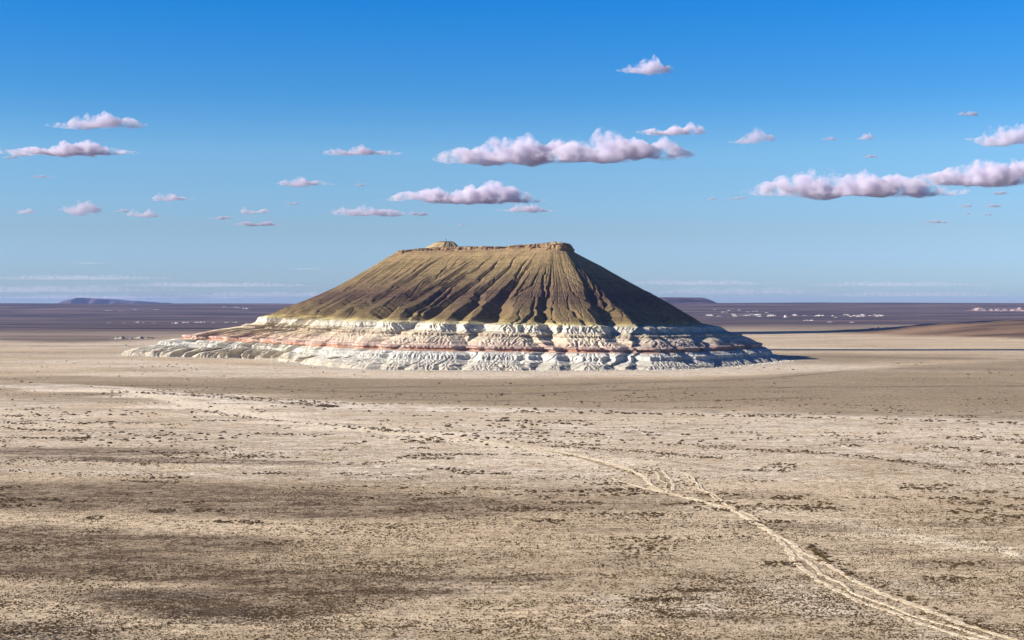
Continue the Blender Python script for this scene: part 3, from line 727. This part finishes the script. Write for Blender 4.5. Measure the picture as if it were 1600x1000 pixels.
for k in range(150):
    f = random.random() ** 1.15; p = trk[int(f * (len(trk) - 1))]
    x, y = gp(p[0] + random.gauss(3, 4), p[1] + random.gauss(-4, 3)); shrub(float(x), float(y), random.uniform(.5, 1.15) * (1.25 if f < .35 else .8), LB, 'shrubs lining the dirt track')
trk = spline([(1085, 745), (1105, 765), (1135, 785), (1165, 800), (1190, 820), (1215, 836), (1240, 850)], 16)
LB2 = 'dark shrub in the bushy strip where the upper ruts of the track meet'
for k in range(60):
    p = random.choice(trk); x, y = gp(p[0] + random.gauss(4, 6), p[1] + random.gauss(-4, 3)); shrub(float(x), float(y), random.uniform(.4, .95), LB2, 'shrubs beside the upper track')
LB3 = 'low dark shrub standing alone on the open foreground plain'
for k in range(75):
    x, y = gp(random.uniform(10, 1590), 1000 - 190 * random.random() ** .8); shrub(float(x), float(y), random.uniform(.3, .6), LB3, 'shrubs scattered over the foreground')
for (px, py, lab) in [(1405, 932, 'widest olive bush beside the track, right of its brown shrub line'), (1500, 882, 'dark bush at the centre of the long scrub patch near the right edge'), (1222, 881, 'dark bush in the patch just left of the track bend'), (680, 988, 'dark bush at the bottom edge left of centre')]:
    x, y = gp(px, py); shrub(float(x), float(y), 1.1, lab, 'bushes that stand out')

# ------------------------------------------------------------------ far land forms
def noise_mesa(name, px0, px1, Y, depth, ztop, slope, seed, mat, label, prof_pts, kind='structure', nx_=160, ny_=26, zb=None, rough=1.0):
    """a flat-topped rise: prof_pts gives relative height along its width"""
    x0, x1 = xw(px0, Y), xw(px1, Y)
    X = np.linspace(x0, x1, nx_)[None, :] + np.zeros((ny_, 1)); v = np.linspace(-1, 1, ny_)[:, None]
    Yg = Y + v * depth * (1 + .12 * noise2(X / (abs(x1 - x0) / 9.), v * 0 + seed, seed)); u = (X - x0) / (x1 - x0)
    pr = np.interp(u, [p[0] for p in prof_pts], [p[1] for p in prof_pts])
    e_ = smooth(0, slope, 1 - np.abs(v) + .12 * rough * fbm(X / (abs(x1 - x0) / 14.), v * 2.2, seed + 1, 4))
    gz = ground_z(X, Yg)
    Z = gz - (2.0 + .02 * (ztop)) + (ztop + 2.0) * pr * e_ * (1 + .05 * fbm(X / (abs(x1 - x0) / 8.), v * 3, seed + 2, 3))
    o = mesh_obj(name, np.stack([X, Yg, Z], -1).reshape(-1, 3), grid_faces(ny_, nx_), mat)
    tag(o, label, None, None, kind); return o
ms = NT('far_slope'); P = ms.pos()
ms.bsdf(ms.mix(ms.rng(ms.noise(ms.mapping(P, (1, 1, 4)), .004, 5, .6), .35, .65), (.045, .030, .035), (.085, .06, .06)), .97)
mesa = noise_mesa('distant_mesa', 108, 270, 26000, 1800, 212, .35, 601, ms.m, 'low blue flat topped mesa on the left horizon', [(0, 0), (.06, .3), (.14, .72), (.25, .9), (.3, 1), (.55, .8), (.72, .68), (.82, .72), (.9, .5), (1, .2)])
mesa2 = noise_mesa('distant_mesa', -200, 118, 30000, 1800, 190, .35, 611, ms.m, 'faint blue tableland low on the far left horizon', [(0, .6), (.5, .7), (.85, .75), (.95, .5), (1, .2)])
mesa3 = noise_mesa('distant_mesa', 800, 1102, 15200, 1300, 62, .35, 621, ms.m, 'purple tableland ending in a step, behind the right shoulder of the butte', [(0, .6), (.3, .8), (.75, 1), (.93, .96), (.98, .45), (1, 0)])

ch = NT('chalk'); P = ch.pos()
ch.bsdf(ch.mix(ch.rng(ch.noise(P, .05, 5, .7), .42, .6), (.24, .19, .16), (.66, .63, .58)), .95)
def outcrop(px, py, wpx, hpx, label, group, Y=None, mat=None, seed=0, depth=.35):
    """an eroded hummock row: uneven crest, steep gullied face"""
    if Y is None:
        Ys = np.geomspace(3000, 30000, 600); pys = HOR - (ground_z(xw(px, Ys), Ys) - H) * F / Ys
        i = np.where(pys <= py)[0]; Y = float(Ys[i[0]]) if len(i) else 15000.0
    k = Y / F; W_, Hh = wpx * k, hpx * k
    nx_, ny_ = 44, 16; u = np.linspace(-1, 1, nx_)[None, :]; v = np.linspace(-1, 1, ny_)[:, None]
    X = xw(px, Y) + u * W_ / 2 + 0 * v; Yg = Y + v * W_ * depth + 0 * u
    crest = np.clip(1 - u * u, 0, 1) ** .6 * (.55 + .45 * fbm(u * 3.2 + seed, v * 0 + seed, 701, 4) * 1.6)
    crest = np.clip(crest, 0, 2)
    gull = 1 - .45 * np.abs(noise2(u * 11 + seed * 3, v * 1.5, 705))
    Z = ground_z(X, Yg) - Hh * .15 + Hh * 1.2 * crest * smooth(0, .75, 1 - np.abs(v + .1)) * gull
    o = mesh_obj('chalk_outcrop', np.stack([X, Yg, Z], -1).reshape(-1, 3), grid_faces(ny_, nx_), mat or ch.m)
    tag(o, label, 'rock outcrop', group); return o
LR = 'small white chalk outcrop in the scattered row below the far plateau, right of the butte'
GR = 'white chalk outcrops right of the butte'
sd = 0
q = random.Random(5)
for k in range(44):
    px = q.uniform(1105, 1390); f = math.exp(-((px - 1240) / 110) ** 2)
    sd += 1; outcrop(px, 493.5 + q.gauss(0, 1.0) + (px - 1240) * .002, q.uniform(5, 15), q.uniform(1.2, 3.0) * (.6 + .6 * f), LR, GR, None, None, sd * 1.7)
for k in range(12):
    sd += 1; outcrop(q.uniform(1115, 1200), q.uniform(483, 489), q.uniform(4, 9), q.uniform(.8, 1.6), 'tiny pale chalk fleck high on the far slope right of the butte', 'pale flecks high on the right slope', None, None, sd * 1.7)
sd += 1; outcrop(1228, 496, 12, 4.5, 'largest wedge shaped white outcrop below the far plateau, right of the butte', GR, None, None, sd)
for px, py, w in [(1265, 501, 22), (1297, 503.5, 10), (1331, 504, 10)]:
    sd += 1; outcrop(px, py, w, 1.6, 'low pale outcrop on the purple flat under the right hand chalk row', 'low pale outcrops under the chalk row', None, None, sd)
for px, py, w, h in [(218, 504, 18, 2), (192, 505, 12, 1.2), (275, 505.5, 16, 3), (291, 504.5, 14, 3.2), (308, 504, 12, 2.6), (317, 504, 12, 3.6), (333, 504.5, 8, 1.5), (355, 504, 9, 1.5), (368, 504, 12, 1.5), (240, 505, 9, 1), (170, 504.5, 9, 1)]:
    sd += 1; outcrop(px, py, w, h, 'small white chalk outcrop in the thin row left of the butte', 'white chalk outcrops left of the butte', None, None, sd * 1.3)
for px, py, w, h in [(243, 484.5, 10, 2.4), (212, 484, 9, 1.6), (190, 486, 12, .8), (170, 485.5, 12, .9), (370, 480.5, 12, 1.8), (383, 483, 12, 3.4), (350, 479.5, 6, 1)]:
    sd += 1; outcrop(px, py, w, h, 'small pale chalk scar high on the dark slope left of the butte', 'pale scars high on the left slope', None, None, sd * 1.3)
cr = NT('pale_crag'); P = cr.pos()
cr.bsdf(cr.mix(cr.rng(cr.noise(P, .02, 5, .7), .42, .6), (.14, .09, .08), (.42, .32, .29)), .95)
for px, w, h in [(1535, 60, 7), (1575, 60, 8), (1612, 60, 8), (1560, 40, 5)]:
    sd += 1; o = outcrop(px, 486, w, h, 'pinkish pale crag on the skyline slope at the far right', 'pale crags at the far right', None, cr.m, sd)
br = NT('brown_crag'); P = br.pos()
br.bsdf(br.mix(br.rng(br.noise(P, .08, 5, .7), .4, .6), (.10, .075, .055), (.42, .37, .30)), .95)
outcrop(190, 530, 36, 6.5, 'low eroded outcrop on the plain left of the butte, the larger of two', 'low outcrops left of the butte', None, br.m, 901, .3)
outcrop(220, 529, 42, 4.5, 'low eroded outcrop trailing right of the larger outcrop, left of the butte', 'low outcrops left of the butte', None, br.m, 905, .3)
outcrop(1372, 520, 34, 5.5, 'dark capped low outcrop with a pale foot behind the brown hill', None, 4400, br.m, 907, .3)
outcrop(196, 556.8, 13, 3.2, 'small white clay hummock just off the left tip of the butte', None, None, ch.m, 909, .5)

# ------------------------------------------------------------------ the post on the summit
pm = NT('post_metal'); pm.bsdf((.05, .05, .05), .6)
def frustum(x, y, z0, z1, r0, r1, n=8):
    a = np.arange(n) / n * 2 * np.pi
    V = np.concatenate([np.stack([x + np.cos(a) * r, y + np.sin(a) * r, np.full(n, z)], -1) for z, r in ((z0, r0), (z1, r1))] + [[[x, y, z1]]])
    Fc = []
    for i in range(n):
        j = (i + 1) % n; Fc += [(i, j, n + i), (j, n + j, n + i), (n + i, n + j, 2 * n)]
    return V, np.array(Fc)
post = bpy.data.objects.new('summit_post', None); post.location = (0, 0, 0); col.objects.link(post)
px_, py_ = xw(697, 2395), 2395.0
post.location = (px_, py_, 193.0)
tag(post, 'thin dark post standing on top of the summit mound', 'post')
V, Fc = frustum(0, 0, -.5, 7.0, .22, .12); mesh_obj('pole', V, Fc, pm.m, post, False)
V, Fc = frustum(0, 0, 3.2, 5.6, .75, .35); mesh_obj('marker', V, Fc, pm.m, post, False)
V, Fc = frustum(0, 0, -.5, .6, .9, .6); mesh_obj('base', V, Fc, pm.m, post, False)

# ------------------------------------------------------------------ clouds: real volumes, kilometres away
def cloud_mat(name, dens, size=None, ext=None, tint=(.86, .80, .90)):
    m = NT(name); vol = m.n.new('ShaderNodeVolumePrincipled')
    vol.inputs['Color'].default_value = (*tint, 1); vol.inputs['Anisotropy'].default_value = 0.0
    vol.inputs['Density'].default_value = dens
    if size:      # vapour thins and thickens inside the cloud
        P = m.n.new('ShaderNodeTexCoord').outputs['Object']
        n = m.noise(P, 1.3 / size, 6, .66)
        q_ = m.n.new('ShaderNodeVectorMath'); q_.operation = 'LENGTH'; m.l.new(m.mapping(P, tuple(1 / v for v in ext)), q_.inputs[0])
        body = m.math('ADD', m.math('SUBTRACT', .98, q_.outputs['Value']), m.math('MULTIPLY', m.math('SUBTRACT', n, .5), 5.4))
        m.l.new(m.math('MULTIPLY', m.rng(body, .1, 1.1), dens), vol.inputs['Density'])
    else: m.m.cycles.homogeneous_volume = True
    m.l.new(vol.outputs[0], m.out.inputs['Volume'])
    return m.m
def ico_cloud(name, px, pybase, wpx, hpx, tau, label, group, seed, puffs=None, base_alt=None, Y=None):
    alt = base_alt or 1500.0
    if Y is None: Y = (alt - H) * F / (HOR - pybase)
    wpx = wpx * 1.12; hpx = hpx * (.86 if wpx > 60 else .72)
    k = Y / F; W_, Hh = wpx * k, hpx * k; zb_ = H + (HOR - pybase) * k + .1 * Hh; xc = xw(px, Y)
    q = random.Random(seed)
    if puffs is None: puffs = [(q.uniform(-.7, .7), q.uniform(.5, 1)) for _ in range(3)]
    na, nr2 = max(60, min(260, int(wpx * 1.2))), 34
    a = np.linspace(0, 2 * np.pi, na, endpoint=False)[None, :]; r = np.sin(np.linspace(.02, 1, nr2) * np.pi / 2)[:, None]
    s = 3.0 + seed * 7.7
    asp = W_ / Hh
    rag = 1 + .22 * fbm(np.cos(a) * asp * .5 + s, np.sin(a) * 1.5 + s, 861, 4, .6)
    u = np.cos(a) * r * rag; v = np.sin(a) * r * rag
    Dp = W_ * .10 + Hh * .5
    env = np.full(u.shape, .12)
    for (pc, ph) in puffs:
        wv = .26 + .12 * q.random()
        env = np.maximum(env, ph * np.exp(-((u - pc) / wv) ** 2 * 1.1))
    ax, ay = u * asp * .5, v * Dp / Hh
    edge = np.clip(1 - r ** 2, 0, 1) ** .5
    lump = .66 + 1.15 * np.abs(fbm(ax * .9 + s, ay * .9 + s, 801, 4, .5)) + .30 * fbm(ax * 3.2 + s, ay * 3.2, 811, 5, .65)
    top = Hh * np.clip(env * lump, .03, 1.1) * edge
    bot = -Hh * .20 * edge * np.clip(.5 + env, 0, 1.1) * (1 + .9 * fbm(ax * 1.6 + s, ay * 1.6 + 5, 831, 5, .6))
    wx_, wy_ = Hh * .16 * fbm(ax * 1.7 + s, ay * 1.7, 841, 4), Hh * .16 * fbm(ax * 2, ay * 2 + s, 851, 4)
    sag = Hh * .14 * fbm(ax * .6 + s, ay * .4, 871, 2)
    X = xc + u * W_ / 2 + wx_; Yg = Y + v * Dp + wy_
    top_, bot_ = zb_ + sag + top, zb_ + sag + bot
    X2 = np.concatenate([X, X[-2::-1]]); Y2 = np.concatenate([Yg, Yg[-2::-1]]); Z2 = np.concatenate([top_, bot_[-2::-1]])
    nR = len(X2); V = np.stack([X2, Y2, Z2], -1).reshape(-1, 3)
    V = V - np.array([xc, Y, zb_])
    n = len(V); V = np.concatenate([V, [V[:na].mean(0), V[-na:].mean(0)]])
    q4 = grid_faces(nR, na, True); tri = np.concatenate([q4[:, [0, 1, 2]], q4[:, [0, 2, 3]]])
    i = np.arange(na); j = (i + 1) % na
    tri = np.concatenate([tri, np.stack([j, i, np.full(na, n)], -1), np.stack([i + n - na, j + n - na, np.full(na, n + 1)], -1)])
    o = mesh_obj('cloud', V, tri[:, ::-1], None); o.location = (xc, Y, zb_)
    o.data.materials.append(cloud_mat('cloud_vapour', tau / Hh * CD * (2.2 if tau < 2 else 1.4 if tau < 3 and Y < 40000 else 1), Hh, (W_ * .56, Dp * 1.15, Hh * 1.15), (.86, .83, .92) if Y > 40000 else (.62, .60, .72) if tau < 2 else (.76, .71, .83) if tau < 4 else (.845, .80, .915)))  # thin clouds take darker tints: their shade is put into the vapour colour
    tag(o, label, 'cloud', group); return o
CD = .55
CL = [
 (1010, 114, 88, 30, 5, 'small pale puff of cloud, highest in the sky', [(-.5, .5), (.0, .9), (.25, 1), (.7, .5)]),
 (155, 198, 146, 27, 4.5, 'lumpy white cloud, upper of the two big ones at the left', [(-.8, .4), (-.25, .7), (.15, 1), (.65, .75)]),
 (100, 240, 205, 25, 7, 'long white cloud touching the left edge, under the other lumpy one', [(-.9, .5), (-.5, .45), (.1, .8), (.3, 1), (.62, .6)]),
 (562, 241, 122, 17, 2.6, 'thin grey cloud left of the largest central cloud', [(-.6, .7), (.0, 1), (.7, .5)]),
 (800, 251, 240, 46, 9, 'left body of the largest central cloud, wide and pinkish grey', [(-.7, .65), (-.2, .95), (.2, 1), (.6, 1)]),
 (960, 246, 240, 50, 9, 'tallest right body of the largest central cloud, white on top', [(-.5, .75), (-.15, 1), (.2, .7), (.6, .65), (.85, .4)]),
 (1048, 209, 112, 22, 5, 'small lilac cloud riding above the right end of the central cloud', [(-.5, .5), (.1, .6), (.6, 1)]),
 (1175, 222, 70, 30, 3, 'ragged mauve cloud right of the central cloud', [(-.2, .6), (.2, 1), (.7, .5)]),
 (1297, 219, 26, 12, 1.4, 'tiny grey cloud, left one of a pair right of the ragged mauve cloud', None),
 (1350, 217, 30, 15, 2.2, 'tiny dark mauve cloud, right one of a pair left of the top right cloud', None),
 (1357, 246, 28, 7, 1.5, 'tiny flat grey cloud directly above the long right hand cloud', None),
 (1515, 180, 36, 12, 1.6, 'small grey cloud, highest of those at the right edge', None),
 (1572, 224, 105, 38, 6, 'round lilac cloud at the right edge above the long cloud', [(-.5, .6), (-.1, 1), (.3, 1), (.8, .7)]),
 (1335, 305, 315, 46, 9, 'grey lilac left body of the long right hand cloud', [(-.75, .55), (-.45, 1), (-.3, .9), (.1, .75), (.5, .7), (.85, .45)]),
 (1535, 285, 225, 44, 9, 'bright white right body of the long cloud at the right edge', [(-.7, .5), (-.3, .8), (0, 1), (.35, .95), (.7, .9)]),
 (472, 289, 84, 20, 2.6, 'small cloud with one white puff left of the white cloud over the butte', [(-.5, .5), (-.1, 1), (.6, .4)]),
 (562, 290, 22, 6, 1.3, 'tiny flat grey cloud left of the white cloud over the butte', None),
 (727, 314, 236, 35, 9, 'white cloud with several puffs directly above the butte', [(-.75, .4), (-.35, .6), (.05, .75), (.3, 1), (.6, .8)]),
 (822, 330, 90, 14, 2.6, 'grey cloud just under the right end of the white cloud over the butte', None),
 (580, 336, 125, 18, 2.6, 'flat grey cloud at the lower left of the white cloud over the butte', [(-.7, 1), (-.2, .8), (.4, .7)]),
 (656, 336, 42, 9, 1.8, 'small flat grey cloud right of the lower grey cloud', None),
 (399, 333, 46, 15, 2.8, 'small oval lilac cloud, upper one of the three left of centre', None),
 (343, 342, 38, 8, 1.6, 'thin grey cloud, leftmost of the three left of centre', None),
 (405, 352, 80, 8, 1.8, 'long thin grey cloud, lowest of the three left of centre', None),
 (269, 313, 64, 17, 2.4, 'slanting mauve cloud alone in the left half', [(-.6, 1), (-.1, .8), (.5, .3)]),
 (40, 333, 32, 17, 2.2, 'small lilac puff near the left edge', None),
 (125, 332, 74, 28, 2.6, 'ragged pinkish cloud, largest of the low group at the left', [(-.5, .5), (.1, .8), (.4, 1)]),
 (228, 338, 62, 17, 3, 'small pale cloud at the right end of the low group at the left', None),
 (190, 331, 30, 10, 1.2, 'faint wisp between the low clouds at the left', None),
 (460, 319, 28, 8, 1.2, 'faint tiny wisp right of the small oval cloud', None),
 (68, 277, 40, 5, 1.2, 'thin short grey streak under the long white cloud at the left', None),
 (20, 247, 34, 7, 1.2, 'thin grey wisp at the left edge under the long white cloud', None),
 (1110, 312, 26, 5, 1.0, 'faint wisp, left one of two left of the long right hand cloud', None),
 (1150, 311, 38, 7, 1.0, 'faint wisp, right one of two left of the long right hand cloud', None),
 (1562, 303, 30, 7, 1.4, 'small grey wisp at the right under the bright white cloud', None),
 (1508, 323, 24, 9, 1.3, 'grey wisp, upper left of the small cluster at the right', None),
 (1548, 323, 40, 7, 1.3, 'grey wisp, upper right of the small cluster at the right', None),
 (1510, 334, 14, 5, 1.2, 'grey wisp, lower left of the small cluster at the right', None),
 (1543, 336, 22, 5, 1.2, 'grey wisp, lower right of the small cluster at the right', None),
 (1462, 348, 42, 7, 1.4, 'thin grey wisp, lowest of those below the long right hand cloud', None),
 (722, 352, 14, 4, 1.2, 'tiny wisp just above the left of the butte top', None),
]
for i, (px, pyb, w, h, tau, lab, puf) in enumerate(CL):
    ico_cloud('cloud', px, pyb, w, h, tau, lab, 'small cumulus clouds in the blue sky', i + 1, puf)
HZ = [(120, 436, 300, 9, .10), (60, 455, 420, 14, .10), (330, 447, 330, 9, .10), (430, 462, 300, 10, .10), (200, 466, 460, 8, .10), (1090, 444, 260, 10, .10), (1150, 458, 300, 12, .10), (1400, 446, 280, 9, .10), (1430, 462, 300, 9, .10), (480, 421, 60, 4, .10), (140, 412, 60, 4, .10)]
for i, (px, pyb, w, h, tau) in enumerate(HZ):
    ico_cloud('cloud', px, pyb, w, h, tau, 'long faint bank of low cloud along the %s horizon' % ('left' if px < 700 else 'right'), 'faint cloud banks on the horizon', 60 + i, [(-.8, .6), (-.4, 1), (0, .7), (.4, .9), (.8, .6)], Y=48000.0)
# clouds overhead, outside the picture, whose shadows lie on the plain
def shade_cloud(px, py, Wx, Wy, alt, label, seed):
    x, y = gp(px, py)
    cx_, cy_ = x + S.x / S.z * alt, y + S.y / S.z * alt
    n1, n2 = 60, 18; a = np.linspace(0, 2 * np.pi, n1, endpoint=False)[None, :]; t = np.linspace(0, np.pi, n2)[:, None]
    rn = 1 + .30 * fbm(np.cos(a) * 2 + seed, np.sin(a) * 2 + t, 861, 4, .6)
    X = cx_ + np.cos(a) * np.sin(t) * Wx * rn; Yg = cy_ + np.sin(a) * np.sin(t) * Wy * rn; Z = alt + np.cos(t) * 28 * rn + 0 * a
    o = mesh_obj('cloud', np.stack([X, Yg, Z], -1).reshape(-1, 3), grid_faces(n2, n1, True)[:, ::-1], None)
    o.data.materials.append(cloud_mat('cloud_vapour', .06)); tag(o, label, 'cloud', 'clouds overhead that shade the plain')
shade_cloud(1420, 546.6, 620, 42, 1300, 'thin cloud overhead shading the plain right of the butte', 3)
shade_cloud(1330, 520.5, 640, 210, 1300, 'cloud overhead shading the flat behind the brown hill', 5)
shade_cloud(20, 513, 1500, 130, 1300, 'cloud overhead shading the far flat at the left', 9)
#shade_cloud(-10, 995, 22, 5, 500, 'small cloud overhead shading the near left corner', 12)

# ------------------------------------------------------------------ haze
hzm = NT('air'); vol = hzm.n.new('ShaderNodeVolumePrincipled')
vol.inputs['Color'].default_value = (.33, .46, .95, 1); vol.inputs['Density'].default_value = 1.6e-5; vol.inputs['Anisotropy'].default_value = 0.1
hzm.l.new(vol.outputs[0], hzm.out.inputs['Volume']); hzm.m.cycles.homogeneous_volume = True
x0, x1, y0, y1, z0, z1 = -24000, 24000, -1200, 34500, -200, 260
V = [(x, y, z) for z in (z0, z1) for y in (y0, y1) for x in (x0, x1)]
hz = mesh_obj('haze', V, [(0, 2, 3, 1), (4, 5, 7, 6), (0, 1, 5, 4), (2, 6, 7, 3), (0, 4, 6, 2), (1, 3, 7, 5)], hzm.m, smooth_sh=False)
tag(hz, 'thin blue haze over the far plain', 'haze', None, 'stuff')
